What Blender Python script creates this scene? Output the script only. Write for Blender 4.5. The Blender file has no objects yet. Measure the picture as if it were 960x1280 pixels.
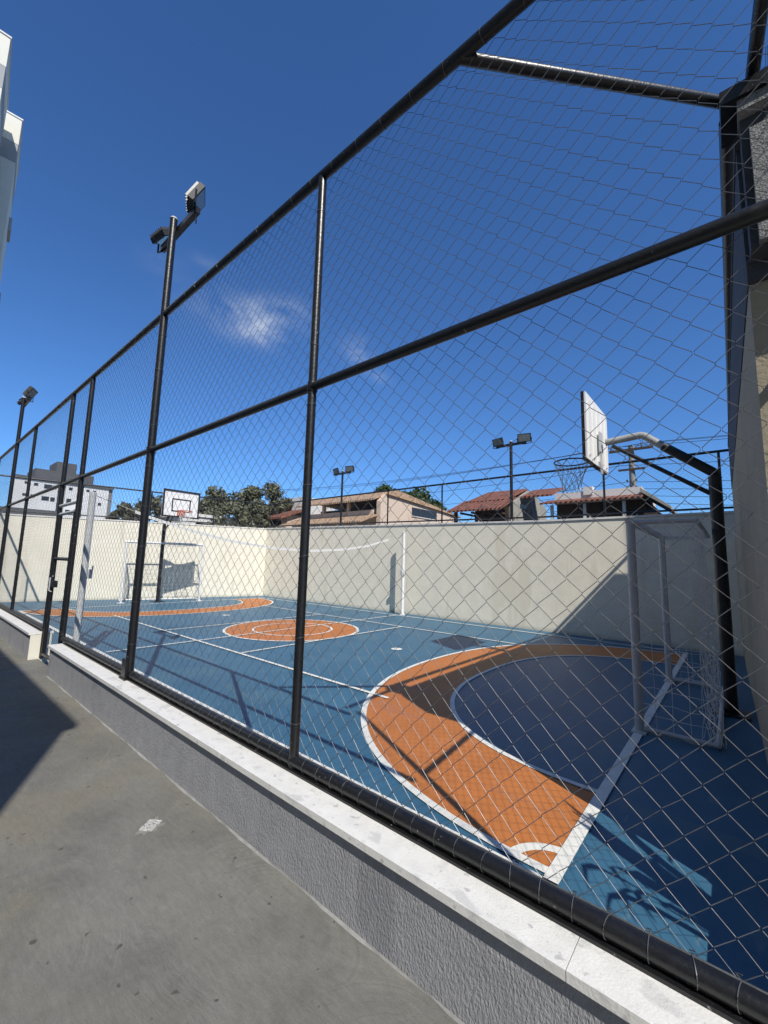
import bpy, math, random
from mathutils import Vector, Matrix
random.seed(7)
sc = bpy.context.scene
col = sc.collection
V = Vector

# ------------------------------------------------------------------ helpers
class MB:
    """collects boxes, tubes and polygons into one mesh"""
    def __init__(s): s.v = []; s.f = []; s.m = []
    def add(s, vs, fs, m=0):
        b = len(s.v); s.v += [tuple(p) for p in vs]
        s.f += [tuple(i + b for i in f) for f in fs]; s.m += [m] * len(fs)
    def box(s, a, b, m=0):
        x0, y0, z0 = a; x1, y1, z1 = b
        s.add([(x0,y0,z0),(x1,y0,z0),(x1,y1,z0),(x0,y1,z0),(x0,y0,z1),(x1,y0,z1),(x1,y1,z1),(x0,y1,z1)],
              [(0,3,2,1),(4,5,6,7),(0,1,5,4),(1,2,6,5),(2,3,7,6),(3,0,4,7)], m)
    def obox(s, c, ux, uy, uz, m=0):
        c = V(c); ux = V(ux); uy = V(uy); uz = V(uz)
        vs = [c + a*ux + b*uy + d*uz for d in (-1,1) for a, b in ((-1,-1),(1,-1),(1,1),(-1,1))]
        s.add(vs, [(0,3,2,1),(4,5,6,7),(0,1,5,4),(1,2,6,5),(2,3,7,6),(3,0,4,7)], m)
    def tube(s, pts, r, n=8, closed=False, cap=True, m=0):
        pts = [V(p) for p in pts]; k = len(pts); rs = r if isinstance(r, (list, tuple)) else [r]*k
        rings = []
        for i, p in enumerate(pts):
            if closed: t = pts[(i+1) % k] - pts[i-1]
            else: t = pts[min(i+1, k-1)] - pts[max(i-1, 0)]
            t.normalize()
            up = V((0,0,1)) if abs(t.z) < .93 else V((1,0,0))
            a = t.cross(up).normalized(); b = a.cross(t)
            rings.append([p + rs[i]*(math.cos(2*math.pi*(j+.5)/n)*a + math.sin(2*math.pi*(j+.5)/n)*b) for j in range(n)])
        vs = [q for g in rings for q in g]; fs = []
        for i in range(k if closed else k-1):
            a0 = i*n; b0 = ((i+1) % k)*n
            for j in range(n): fs.append((a0+j, a0+(j+1) % n, b0+(j+1) % n, b0+j))
        if cap and not closed: fs += [tuple(range(n))[::-1], tuple(range((k-1)*n, k*n))]
        s.add(vs, fs, m)
    def prism(s, poly, axis, a, b, m=0):
        """poly of 2D points extruded along axis between a and b"""
        def P(p, t):
            return {'x': (t, p[0], p[1]), 'y': (p[0], t, p[1]), 'z': (p[0], p[1], t)}[axis]
        n = len(poly)
        vs = [P(p, a) for p in poly] + [P(p, b) for p in poly]
        fs = [tuple(range(n))[::-1], tuple(range(n, 2*n))] + [(i, (i+1) % n, n+(i+1) % n, n+i) for i in range(n)]
        s.add(vs, fs, m)
    def sheet(s, poly, z, m=0):
        s.add([(p[0], p[1], z) for p in poly], [tuple(range(len(poly)))], m)
    def ring(s, outer, inner, z, closed=False, m=0):
        n = len(outer); vs = [(p[0],p[1],z) for p in outer] + [(p[0],p[1],z) for p in inner]
        s.add(vs, [(i, (i+1) % n, n+(i+1) % n, n+i) for i in range(n if closed else n-1)], m)
    def build(s, name, mats, parent=None, smooth=False, loc=None):
        me = bpy.data.meshes.new(name)
        vs = s.v
        if loc is not None: vs = [(x-loc[0], y-loc[1], z-loc[2]) for x, y, z in vs]
        me.from_pydata(vs, [], s.f)
        if not isinstance(mats, (list, tuple)): mats = [mats]
        for m in mats: me.materials.append(m)
        if len(mats) > 1: me.polygons.foreach_set('material_index', s.m)
        if smooth: me.polygons.foreach_set('use_smooth', [True]*len(s.f))
        me.update()
        import bmesh
        bm = bmesh.new(); bm.from_mesh(me); bmesh.ops.recalc_face_normals(bm, faces=bm.faces); bm.to_mesh(me); bm.free()
        if smooth:
            try: me.set_sharp_from_angle(angle=math.radians(40))
            except Exception: pass
        o = bpy.data.objects.new(name, me); col.objects.link(o)
        if loc is not None: o.location = loc
        if parent is not None: o.parent = parent; 
        if parent is not None and loc is None: o.matrix_parent_inverse = Matrix.Translation(-V(parent.location)) if parent.rotation_euler[2] == 0 else parent.matrix_basis.inverted()
        return o

def tag(o, label=None, cat=None, group=None, kind=None):
    if label: o['label'] = label
    if cat: o['category'] = cat
    if group: o['group'] = group
    if kind: o['kind'] = kind
    return o
def thing(name, loc, label, cat, group=None, rz=0):
    o = bpy.data.objects.new(name, None); col.objects.link(o)
    o.location = loc; o.rotation_euler = (0, 0, rz); o.empty_display_size = .2
    return tag(o, label, cat, group)
def copy_tree(o, parent=None):
    c = o.copy(); col.objects.link(c)
    if parent is not None: c.parent = parent
    for ch in list(o.children): copy_tree(ch, c)
    return c

# ------------------------------------------------------------------ materials
def S(c): return tuple((x/12.92 if x <= .04045 else ((x+.055)/1.055)**2.4) for x in c)
def mat(name, base, rough=.7, metal=0., var=.12, scale=6., detail=6, bump=0., bscale=60., spec=.5, stretch=(1,1,1), base2=None,
        spots=None, bstretch=None, coat=0., dirt=None, tiles=None):
    m = bpy.data.materials.new(name); m.use_nodes = True
    nt = m.node_tree; N = nt.nodes; L = nt.links
    b = N['Principled BSDF']
    b.inputs['Roughness'].default_value = rough; b.inputs['Metallic'].default_value = metal
    b.inputs['Specular IOR Level'].default_value = spec
    if coat: b.inputs['Coat Weight'].default_value = coat; b.inputs['Coat Roughness'].default_value = .12
    tc = N.new('ShaderNodeTexCoord')
    mp = N.new('ShaderNodeMapping'); mp.inputs['Scale'].default_value = stretch
    L.new(tc.outputs['Object'], mp.inputs['Vector'])
    no = N.new('ShaderNodeTexNoise'); no.inputs['Scale'].default_value = scale; no.inputs['Detail'].default_value = detail
    no.inputs['Roughness'].default_value = .65
    L.new(mp.outputs['Vector'], no.inputs['Vector'])
    cr = N.new('ShaderNodeValToRGB')
    c1 = tuple(x*(1-var) for x in base); c2 = base2 or tuple(min(1, x*(1+var)) for x in base)
    cr.color_ramp.elements[0].position = .32; cr.color_ramp.elements[1].position = .68
    cr.color_ramp.elements[0].color = (*c1, 1); cr.color_ramp.elements[1].color = (*c2, 1)
    L.new(no.outputs['Fac'], cr.inputs['Fac'])
    out = cr.outputs['Color']
    for sp in (spots or []):   # (scale, threshold, colour, stretch)
        n2 = N.new('ShaderNodeTexNoise'); n2.inputs['Scale'].default_value = sp[0]; n2.inputs['Detail'].default_value = sp[4] if len(sp) > 4 else 3
        if len(sp) > 3 and sp[3]:
            m2 = N.new('ShaderNodeMapping'); m2.inputs['Scale'].default_value = sp[3]; m2.inputs['Location'].default_value = (3.1, 7.7, 1.3)
            L.new(tc.outputs['Object'], m2.inputs['Vector']); L.new(m2.outputs['Vector'], n2.inputs['Vector'])
        else: L.new(tc.outputs['Object'], n2.inputs['Vector'])
        r2 = N.new('ShaderNodeValToRGB'); r2.color_ramp.elements[0].position = sp[1]; r2.color_ramp.elements[1].position = min(1, sp[1]+.06)
        mx = N.new('ShaderNodeMix'); mx.data_type = 'RGBA'
        L.new(n2.outputs['Fac'], r2.inputs['Fac']); L.new(r2.outputs['Color'], mx.inputs['Factor'])
        L.new(out, mx.inputs[6]); mx.inputs[7].default_value = (*sp[2], 1); out = mx.outputs[2]
    if dirt:    # splash dirt along the foot of a wall: (height, colour)
        sx = N.new('ShaderNodeSeparateXYZ'); L.new(tc.outputs['Object'], sx.inputs[0])
        n3 = N.new('ShaderNodeTexNoise'); n3.inputs['Scale'].default_value = 3.5; n3.inputs['Detail'].default_value = 8; n3.inputs['Roughness'].default_value = .7
        L.new(tc.outputs['Object'], n3.inputs['Vector'])
        a_ = N.new('ShaderNodeMath'); a_.operation = 'MULTIPLY'; a_.inputs[1].default_value = dirt[0]*2.2; L.new(n3.outputs['Fac'], a_.inputs[0])
        d_ = N.new('ShaderNodeMath'); d_.operation = 'SUBTRACT'; L.new(a_.outputs[0], d_.inputs[0]); L.new(sx.outputs[2], d_.inputs[1])
        e_ = N.new('ShaderNodeMapRange'); e_.inputs['From Min'].default_value = 0; e_.inputs['From Max'].default_value = dirt[0]*.9; e_.inputs['To Max'].default_value = .55
        L.new(d_.outputs[0], e_.inputs['Value'])
        mx = N.new('ShaderNodeMix'); mx.data_type = 'RGBA'; L.new(e_.outputs['Result'], mx.inputs['Factor']); L.new(out, mx.inputs[6]); mx.inputs[7].default_value = (*dirt[1], 1); out = mx.outputs[2]
    if tiles:   # rows of barrel tiles running down the slope, spaced along Y
        wv = N.new('ShaderNodeTexWave'); wv.wave_type = 'BANDS'; wv.bands_direction = 'Y'; wv.inputs['Scale'].default_value = tiles; wv.inputs['Distortion'].default_value = .6; wv.inputs['Detail'].default_value = 2
        L.new(tc.outputs['Object'], wv.inputs['Vector'])
        wx = N.new('ShaderNodeTexWave'); wx.wave_type = 'BANDS'; wx.bands_direction = 'X'; wx.wave_profile = 'SAW'; wx.inputs['Scale'].default_value = tiles*.55; wx.inputs['Distortion'].default_value = .3
        L.new(tc.outputs['Object'], wx.inputs['Vector'])
        hh = N.new('ShaderNodeMath'); hh.operation = 'MULTIPLY_ADD'; L.new(wx.outputs['Fac'], hh.inputs[0]); hh.inputs[1].default_value = .5; L.new(wv.outputs['Fac'], hh.inputs[2])
        bp = N.new('ShaderNodeBump'); bp.inputs['Strength'].default_value = .9; bp.inputs['Distance'].default_value = .05
        L.new(hh.outputs[0], bp.inputs['Height']); L.new(bp.outputs['Normal'], b.inputs['Normal'])
    L.new(out, b.inputs['Base Color'])
    if bump and not tiles:
        nb = N.new('ShaderNodeTexNoise'); nb.inputs['Scale'].default_value = bscale; nb.inputs['Detail'].default_value = 4
        if bstretch:
            m3 = N.new('ShaderNodeMapping'); m3.inputs['Scale'].default_value = bstretch
            L.new(tc.outputs['Object'], m3.inputs['Vector']); L.new(m3.outputs['Vector'], nb.inputs['Vector'])
        else: L.new(tc.outputs['Object'], nb.inputs['Vector'])
        bp = N.new('ShaderNodeBump'); bp.inputs['Strength'].default_value = bump; bp.inputs['Distance'].default_value = .01
        L.new(nb.outputs['Fac'], bp.inputs['Height']); L.new(bp.outputs['Normal'], b.inputs['Normal'])
    return m

M = {}
M['black'] = mat('black_paint', (.010,.010,.011), .36, 0, .3, 30, spots=[(48,.705,(.30,.30,.30)), (12,.66,(.030,.029,.028),None,7)], bump=.15, bscale=60, spec=.55)
M['wire'] = mat('galvanised_wire', (.17,.173,.176), .42, .6, .3, 25)
M['concrete'] = None
M['stucco_grey'] = mat('grey_stucco', (.325,.325,.338), .92, 0, .10, 9, bump=.75, bscale=135, bstretch=(1,1,.55), spots=[(14,.68,(.35,.35,.36)), (4,.60,(.268,.268,.282),(1,1,.5),7), (40,.70,(.22,.22,.23))], dirt=(.11,(.36,.352,.335)))
M['granite'] = mat('white_stone_cap', (.74,.725,.68), .5, 0, .07, 14, spots=[(11,.585,(.60,.59,.56),(1,.6,1),8), (30,.64,(.50,.49,.47),(1,.7,1),6), (130,.66,(.52,.51,.48))], bump=.15, bscale=120)
M['cream_end'] = mat('cream_wall_paint', (.74,.705,.59), .88, 0, .05, 2.5, bump=.35, bscale=70, spots=[(2.2,.60,(.69,.65,.53),(1,1,.15),8), (5,.66,(.64,.60,.49),(1,1,.12),7), (1.3,.64,(.77,.74,.63))], dirt=(.10,(.40,.37,.30)))
M['cream_back'] = mat('cream_rough_paint', (.84,.785,.65), .9, 0, .06, 3.5, bump=.5, bscale=55, spots=[(1.6,.60,(.77,.705,.565),(1,1,.22),8), (5,.66,(.71,.65,.52),(1,1,.10),7), (26,.62,(.69,.635,.51),None,5)], dirt=(.10,(.40,.37,.30)))
M['cream_block'] = mat('shaded_cream_paint', (.36,.315,.225), .9, 0, .08, 3, bump=.4, bscale=60, spots=[(2.5,.66,(.30,.26,.185),(1,1,.2))])  # cream like the other walls, with its shade put into the darker colour
M['coping'] = mat('white_coping', (.72,.70,.66), .8, 0, .12, 8)
M['cement_pale'] = mat('pale_cement', (.285,.28,.265), .9, 0, .2, 14)
M['cement_pale2'] = mat('drain_bed_cement', (.235,.225,.20), .9, 0, .25, 30, spots=[(60,.58,(.17,.165,.15))])
M['dark_band'] = mat('dark_grey_paint', (.058,.060,.068), .8, 0, .15, 5, bump=.3, bscale=70)
M['speckle'] = mat('raw_speckled_concrete', (.24,.237,.23), .95, 0, .3, 40, bump=.8, bscale=110, spots=[(75,.62,(.08,.08,.08))])
M['blue'] = mat('court_blue_acrylic', (.043,.130,.210), .48, 0, .11, 1.6, bump=.10, bscale=240, spots=[(1.1,.60,(.058,.150,.222)), (4,.60,(.066,.146,.208),(1,.14,1),8), (9,.67,(.100,.178,.232),(.25,1,1),7), (.55,.60,(.060,.150,.215)), (60,.73,(.075,.165,.230)), (150,.70,(.11,.19,.25))], spec=.35)
M['orange'] = mat('court_orange_acrylic', (.47,.162,.040), .55, 0, .09, 2.2, bump=.10, bscale=240, spots=[(1.4,.60,(.50,.185,.058)), (4,.60,(.43,.160,.058),(1,.14,1),8), (11,.68,(.50,.23,.11),(.25,1,1),7), (60,.73,(.50,.22,.10)), (150,.70,(.52,.26,.14))], spec=.35)
M['line'] = mat('court_line_paint', (.74,.73,.67), .6, 0, .07, 9, spots=[(5,.60,(.62,.62,.59)), (45,.64,(.52,.54,.54),None,6)])
M['white_metal'] = mat('white_enamel_metal', (.74,.74,.73), .45, 0, .06, 8, spots=[(9,.74,(.5,.49,.46))])
M['grey_metal'] = mat('light_grey_enamel', (.50,.51,.51), .4, 0, .08, 8)
M['arm_grey'] = mat('dull_grey_enamel', (.34,.35,.345), .42, 0, .12, 8, spots=[(22,.66,(.22,.22,.215))])
M['board'] = mat('white_board', (.80,.80,.79), .5, 0, .03, 5)
M['board_black'] = mat('board_black_trim', (.012,.012,.014), .5, 0, .1, 10)
M['rim'] = mat('orange_rim_paint', (.50,.09,.03), .45, 0, .1, 10)
M['rim_backlit'] = mat('backlit_rim_paint', (.035,.025,.03), .5, 0, .2, 10)  # near rim seen against the light, its backlit darkness painted into the colour
M['net'] = mat('white_net_cord', (.72,.72,.70), .9, 0, .05, 10)
M['netgrey'] = mat('grey_net_cord', (.42,.42,.40), .9, 0, .05, 10)
M['lamp_body'] = mat('floodlight_housing', (.022,.022,.024), .6, 0, .2, 20)
M['lamp_fin'] = mat('floodlight_fins', (.10,.10,.10), .45, .5, .1, 20)
M['glass'] = mat('floodlight_glass', (.20,.23,.235), .12, 0, .05, 5, spec=.7)
M['ground'] = mat('dry_ground', (.17,.15,.12), .95, 0, .2, 1.5, bump=.3, bscale=10)
M['tower'] = mat('tower_cream', (.72,.69,.58), .85, 0, .04, .6)
M['tower_grey'] = mat('tower_grey', (.36,.36,.35), .85, 0, .05, .6)
M['bwhite'] = mat('far_white_render', (.68,.67,.64), .9, 0, .06, .3)
M['bgrey'] = mat('far_grey_render', (.10,.10,.105), .9, 0, .12, .5)
M['bgrey2'] = mat('far_grey_band', (.20,.205,.215), .9, 0, .12, .5)
M['window'] = mat('dark_window', (.025,.028,.032), .25, 0, .2, 3)
M['pinkwall'] = mat('pale_pink_wall', (.68,.545,.435), .9, 0, .06, 1.2, bump=.2, bscale=20, spots=[(1.2,.66,(.57,.44,.345),(1,1,.4))])
M['tile_tan'] = mat('tan_roof_tile', (.47,.315,.20), .9, 0, .28, 7, tiles=1.7, spots=[(5,.58,(.24,.17,.12)), (16,.62,(.48,.37,.27))])
M['tile_red'] = mat('red_roof_tile', (.235,.088,.055), .9, 0, .32, 7, tiles=1.7, spots=[(4,.56,(.12,.06,.045)), (14,.62,(.30,.15,.10))])
M['cement'] = mat('stained_cement', (.34,.325,.29), .95, 0, .2, 2.4, bump=.4, bscale=18, spots=[(2,.60,(.16,.15,.135),(1,1,.35))])
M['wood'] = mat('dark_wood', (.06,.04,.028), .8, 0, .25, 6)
M['pole'] = mat('concrete_pole', (.30,.29,.275), .9, 0, .12, 3)
M['cable'] = mat('black_cable', (.02,.02,.022), .6, 0, .1, 3)
M['bark'] = mat('tree_bark', (.10,.075,.055), .95, 0, .25, 8, bump=.6, bscale=20)
M['drain'] = mat('drain_grate_metal', (.60,.59,.55), .5, .2, .3, 60, spots=[(90,.58,(.22,.21,.19))])
M['drain_dark'] = mat('drain_slots', (.04,.04,.04), .9, 0, .1, 40)

def leaf(name, c, c2):
    m = mat(name, c, .6, 0, .35, 1.4, base2=c2)
    b = m.node_tree.nodes['Principled BSDF']
    return m
M['leaf_olive'] = leaf('olive_foliage', (.105,.112,.058), (.190,.192,.112))
M['leaf_dark'] = leaf('dark_foliage', (.082,.080,.044), (.150,.142,.080))
M['leaf_green'] = leaf('green_foliage', (.030,.060,.015), (.075,.12,.03))

def concrete_mat():
    m = bpy.data.materials.new('walkway_concrete'); m.use_nodes = True
    nt = m.node_tree; N = nt.nodes; L = nt.links; b = N['Principled BSDF']; b.inputs['Roughness'].default_value = .78
    b.inputs['Specular IOR Level'].default_value = .35
    tc = N.new('ShaderNodeTexCoord')
    def noise(scale, detail=6, rough=.6, dist=0, stretch=None, rot=0, loc=(0,0,0)):
        n = N.new('ShaderNodeTexNoise'); n.inputs['Scale'].default_value = scale; n.inputs['Detail'].default_value = detail
        n.inputs['Roughness'].default_value = rough; n.inputs['Distortion'].default_value = dist
        mp = N.new('ShaderNodeMapping'); mp.inputs['Scale'].default_value = stretch or (1,1,1); mp.inputs['Rotation'].default_value = (0,0,rot); mp.inputs['Location'].default_value = loc
        L.new(tc.outputs['Object'], mp.inputs['Vector']); L.new(mp.outputs['Vector'], n.inputs['Vector']); return n
    def ramp(n, p0, p1, c0=(0,0,0), c1=(1,1,1), out='Fac'):
        r = N.new('ShaderNodeValToRGB'); r.color_ramp.elements[0].position = p0; r.color_ramp.elements[1].position = p1
        r.color_ramp.elements[0].color = (*c0,1); r.color_ramp.elements[1].color = (*c1,1); L.new(n.outputs[out], r.inputs['Fac']); return r
    def mix(fac, a, bcol, mode='MIX'):
        x = N.new('ShaderNodeMix'); x.data_type = 'RGBA'; x.blend_type = mode
        if isinstance(fac, float): x.inputs['Factor'].default_value = fac
        else: L.new(fac, x.inputs['Factor'])
        L.new(a, x.inputs[6])
        if isinstance(bcol, tuple): x.inputs[7].default_value = (*bcol, 1)
        else: L.new(bcol, x.inputs[7])
        return x.outputs[2]
    base = ramp(noise(1.6, 10, .68, .8), .28, .72, (.131,.128,.116), (.217,.211,.189)).outputs['Color']
    base = mix(ramp(noise(.8, 6, .6, .8, loc=(4,2,0)), .46, .66).outputs['Color'], base, (.198,.181,.140))
    base = mix(ramp(noise(3.1, 7, .7, .5, loc=(8,1,0)), .52, .74).outputs['Color'], base, (.140,.138,.128))
    # trowel arcs: fine rings round scattered centres, broken up by noise
    def arcs(scale, freq, rot, loc, seed):
        vo = N.new('ShaderNodeTexVoronoi'); vo.inputs['Scale'].default_value = scale; vo.feature = 'F1'
        wn = noise(3.0, 3, .5, loc=loc); va = N.new('ShaderNodeVectorMath'); va.operation = 'MULTIPLY_ADD'
        L.new(wn.outputs['Color'], va.inputs[0]); va.inputs[1].default_value = (.10,.10,0); L.new(tc.outputs['Object'], va.inputs[2])
        mpv = N.new('ShaderNodeMapping'); mpv.inputs['Scale'].default_value = (1.0,.62,1); mpv.inputs['Rotation'].default_value = (0,0,rot); mpv.inputs['Location'].default_value = loc
        L.new(va.outputs[0], mpv.inputs['Vector']); L.new(mpv.outputs['Vector'], vo.inputs['Vector'])
        ml = N.new('ShaderNodeMath'); ml.operation = 'MULTIPLY'; ml.inputs[1].default_value = freq; L.new(vo.outputs['Distance'], ml.inputs[0])
        n1 = N.new('ShaderNodeTexNoise'); n1.noise_dimensions = '1D'; n1.inputs['Scale'].default_value = 1.0; n1.inputs['Detail'].default_value = 3; L.new(ml.outputs[0], n1.inputs['W'])
        r = ramp(n1, .35, .65)
        brk = ramp(noise(2.2, 5, .65, loc=(seed,1,0)), .47, .66)
        k = N.new('ShaderNodeMath'); k.operation = 'MULTIPLY'; L.new(r.outputs['Color'], k.inputs[0]); L.new(brk.outputs['Color'], k.inputs[1]); return k.outputs[0]
    a1 = arcs(1.5, 70, .9, (0,0,0), 9); a2 = arcs(1.05, 95, -.3, (3.3,1.7,0), 4)
    sw = N.new('ShaderNodeMath'); sw.operation = 'MAXIMUM'; L.new(a1, sw.inputs[0]); L.new(a2, sw.inputs[1])
    base = mix(sw.outputs[0], base, mix(1.0, base, (.885,.885,.885), 'MULTIPLY'))
    # fine brushed streaks and grain
    st = noise(60, 8, .78, .5, (1,.22,1), .95)
    base = mix(ramp(st, .38, .66).outputs['Color'], base, mix(1.0, base, (.80,.80,.79), 'MULTIPLY'))
    gr = noise(330, 3, .6)
    base = mix(ramp(gr, .40, .62).outputs['Color'], base, mix(1.0, base, (1.16,1.16,1.15), 'MULTIPLY'))
    # dark spots and pale scuffs
    base = mix(ramp(noise(7, 3, .45, .3, loc=(1,5,0)), .735, .76).outputs['Color'], base, (.075,.072,.066))
    base = mix(ramp(noise(20, 2, .4, loc=(7,3,0)), .72, .76).outputs['Color'], base, (.085,.082,.076))
    base = mix(ramp(noise(6, 3, .5, .5, (1,.35,1), .7, (2,8,0)), .735, .78).outputs['Color'], base, (.30,.297,.28))
    L.new(base, b.inputs['Base Color'])
    h = N.new('ShaderNodeMath'); h.operation = 'MULTIPLY_ADD'; L.new(sw.outputs[0], h.inputs[0]); h.inputs[1].default_value = -.3
    h2 = N.new('ShaderNodeMath'); h2.operation = 'MULTIPLY_ADD'; L.new(gr.outputs['Fac'], h2.inputs[0]); h2.inputs[1].default_value = .5; L.new(st.outputs['Fac'], h2.inputs[2])
    L.new(h2.outputs[0], h.inputs[2])
    bp = N.new('ShaderNodeBump'); bp.inputs['Strength'].default_value = .6; bp.inputs['Distance'].default_value = .004
    L.new(h.outputs[0], bp.inputs['Height']); L.new(bp.outputs['Normal'], b.inputs['Normal'])
    return m
M['concrete'] = concrete_mat()

# ------------------------------------------------------------------ camera, world, sun
F, YAW, PITCH, ROLL, H = 513.18, .8664, .1231, .0269, 1.5453
f = V((math.sin(YAW)*math.cos(PITCH), math.cos(YAW)*math.cos(PITCH), math.sin(PITCH)))
r = V((math.cos(YAW), -math.sin(YAW), 0)); u = r.cross(f)
r2 = r*math.cos(ROLL) + u*math.sin(ROLL); u2 = -r*math.sin(ROLL) + u*math.cos(ROLL)
cam = bpy.data.cameras.new('camera'); co = bpy.data.objects.new('camera', cam); col.objects.link(co)
co.matrix_world = Matrix(((r2.x,u2.x,-f.x,0),(r2.y,u2.y,-f.y,0),(r2.z,u2.z,-f.z,H),(0,0,0,1)))
cam.sensor_fit = 'HORIZONTAL'; cam.sensor_width = 36; cam.lens = 36*F/960; cam.clip_end = 3000; cam.clip_start = .02
sc.camera = co

SUN = V((-.421, -.88, 1)).normalized()
elev = math.asin(SUN.z); rot = math.atan2(SUN.x, SUN.y)
sl = bpy.data.lights.new('sun', 'SUN'); sl.energy = 5.0; sl.angle = math.radians(.45); sl.color = (1, .955, .88)
so = bpy.data.objects.new('sun', sl); col.objects.link(so); so.rotation_euler = SUN.to_track_quat('Z', 'Y').to_euler()
w = bpy.data.worlds.new('World'); sc.world = w; w.use_nodes = True
nt = w.node_tree; N = nt.nodes; L = nt.links
sky = N.new('ShaderNodeTexSky'); sky.sky_type = 'NISHITA'; sky.sun_disc = False
sky.sun_elevation = elev; sky.sun_rotation = rot; sky.altitude = 0; sky.air_density = 1.0; sky.dust_density = 0; sky.ozone_density = 10
bg = N['Background']; bg.inputs['Strength'].default_value = .145
tint = N.new('ShaderNodeMix'); tint.data_type = 'RGBA'; tint.blend_type = 'MULTIPLY'; tint.inputs['Factor'].default_value = 1
L.new(sky.outputs['Color'], tint.inputs[6]); tint.inputs[7].default_value = (.67,.865,1.02,1)
# a small broken cloud and two wisps, fixed in the sky by direction
geo = N.new('ShaderNodeTexCoord')
def vnode(op, a, b=None, c=None):
    n = N.new('ShaderNodeVectorMath'); n.operation = op
    for i, q in enumerate((a, b, c)):
        if q is None: continue
        if isinstance(q, tuple): n.inputs[i].default_value = q
        else: L.new(q, n.inputs[i])
    return n
def math_(op, a, b=None):
    n = N.new('ShaderNodeMath'); n.operation = op; n.use_clamp = False
    for i, q in enumerate((a, b)):
        if q is None: continue
        if isinstance(q, (int, float)): n.inputs[i].default_value = q
        else: L.new(q, n.inputs[i])
    return n.outputs[0]
def pix(px, py):
    d = f + (px-480)/F*r2 - (py-640)/F*u2; return d.normalized()
cn = N.new('ShaderNodeTexNoise'); cn.inputs['Scale'].default_value = 16; cn.inputs['Detail'].default_value = 8; cn.inputs['Roughness'].default_value = .62; cn.inputs['Distortion'].default_value = .5
cm = N.new('ShaderNodeMapping'); cm.inputs['Scale'].default_value = (.8,.8,1.3)
L.new(geo.outputs['Generated'], cm.inputs['Vector']); L.new(cm.outputs['Vector'], cn.inputs['Vector'])
total = None
for (px, py, ax, ay, tilt, gain) in ((305,395,.085,.034,.02,.34), (332,402,.045,.030,.1,.30), (316,420,.05,.018,.0,.30), (365,383,.045,.022,.1,.16), (262,330,.03,.012,.0,.12), (448,440,.035,.026,.5,.24), (470,470,.03,.015,.4,.12), (205,330,.035,.02,.0,.07)):
    c = pix(px, py); ex = V((c.y, -c.x, 0)).normalized(); ey = ex.cross(c).normalized()
    e1 = ex*math.cos(tilt) - ey*math.sin(tilt); e2 = ex*math.sin(tilt) + ey*math.cos(tilt)
    d = vnode('SUBTRACT', geo.outputs['Generated'], tuple(c)).outputs[0]
    a = math_('DIVIDE', vnode('DOT_PRODUCT', d, tuple(e1)).outputs['Value'], ax)
    b_ = math_('DIVIDE', vnode('DOT_PRODUCT', d, tuple(e2)).outputs['Value'], ay)
    fo = math_('DIVIDE', vnode('DOT_PRODUCT', d, tuple(c)).outputs['Value'], .3)
    q = math_('ADD', math_('ADD', math_('MULTIPLY', a, a), math_('MULTIPLY', b_, b_)), math_('MULTIPLY', fo, fo))
    e = math_('MULTIPLY', math_('POWER', 2.718, math_('MULTIPLY', q, -1.0)), gain)
    total = e if total is None else math_('ADD', total, e)
nz = N.new('ShaderNodeMapRange'); nz.inputs['From Min'].default_value = .36; nz.inputs['From Max'].default_value = .68
L.new(cn.outputs['Fac'], nz.inputs['Value'])
fac = N.new('ShaderNodeMath'); fac.operation = 'MULTIPLY'; fac.use_clamp = True
L.new(total, fac.inputs[0]); L.new(nz.outputs['Result'], fac.inputs[1])
mx = N.new('ShaderNodeMix'); mx.data_type = 'RGBA'; mx.clamp_factor = True
L.new(fac.outputs[0], mx.inputs['Factor']); L.new(tint.outputs[2], mx.inputs[6]); mx.inputs[7].default_value = (5.2, 5.6, 6.2, 1)
L.new(mx.outputs[2], bg.inputs['Color'])

vs = sc.view_settings; vs.view_transform = 'Standard'; vs.look = 'None'; vs.exposure = 0.0; vs.gamma = 1
try: vs.use_curve_mapping = False
except Exception: pass

# ------------------------------------------------------------------ the ground, the walkway, the court
WZ = .077    # the walkway lies a little above the court
EA = -.2532; ES = V((math.cos(EA), math.sin(EA), 0)); EN = V((-ES.y, ES.x, 0))     # along the skewed end wall, and outwards
EC = V((10.35, 15.48, 0))                                                        # inner corner of back and end walls
def endp(s, off=0, z=0): q = EC + ES*s + EN*off; return V((q.x, q.y, z))
def end_y(x): s = (x - EC.x)/ES.x; return EC.y + s*ES.y
g = MB(); g.box((-900,-900,-.3), (900,900,-.03)); tag(g.build('ground', M['ground']), kind='structure')
wk = MB(); wk.box((-3.2,-12,-.02), (1.46,19.2,WZ)); tag(wk.build('walkway', M['concrete']), kind='structure')
ct = MB(); ct.sheet([(1.47,-.62),(10.40,-.62),(10.40,15.5),(1.47,end_y(1.47)+.05)], .004)
court = tag(ct.build('court', M['blue']), kind='structure')
YM = 7.705
def superell(cx, cy, a, b, n, steps=72, t0=0, t1=math.pi):
    out = []
    for i in range(steps+1):
        t = t0 + (t1-t0)*i/steps; c, s = math.cos(t), math.sin(t)
        out.append((cx + a*math.copysign(abs(c)**(2/n), c), cy + b*math.copysign(abs(s)**(2/n), s)))
    return out
YE = .78
ZO, ZL = .008, .012
def near_or_far(poly, far): return [(x, 2*YM-y) if far else (x, y) for x, y in poly]
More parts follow.
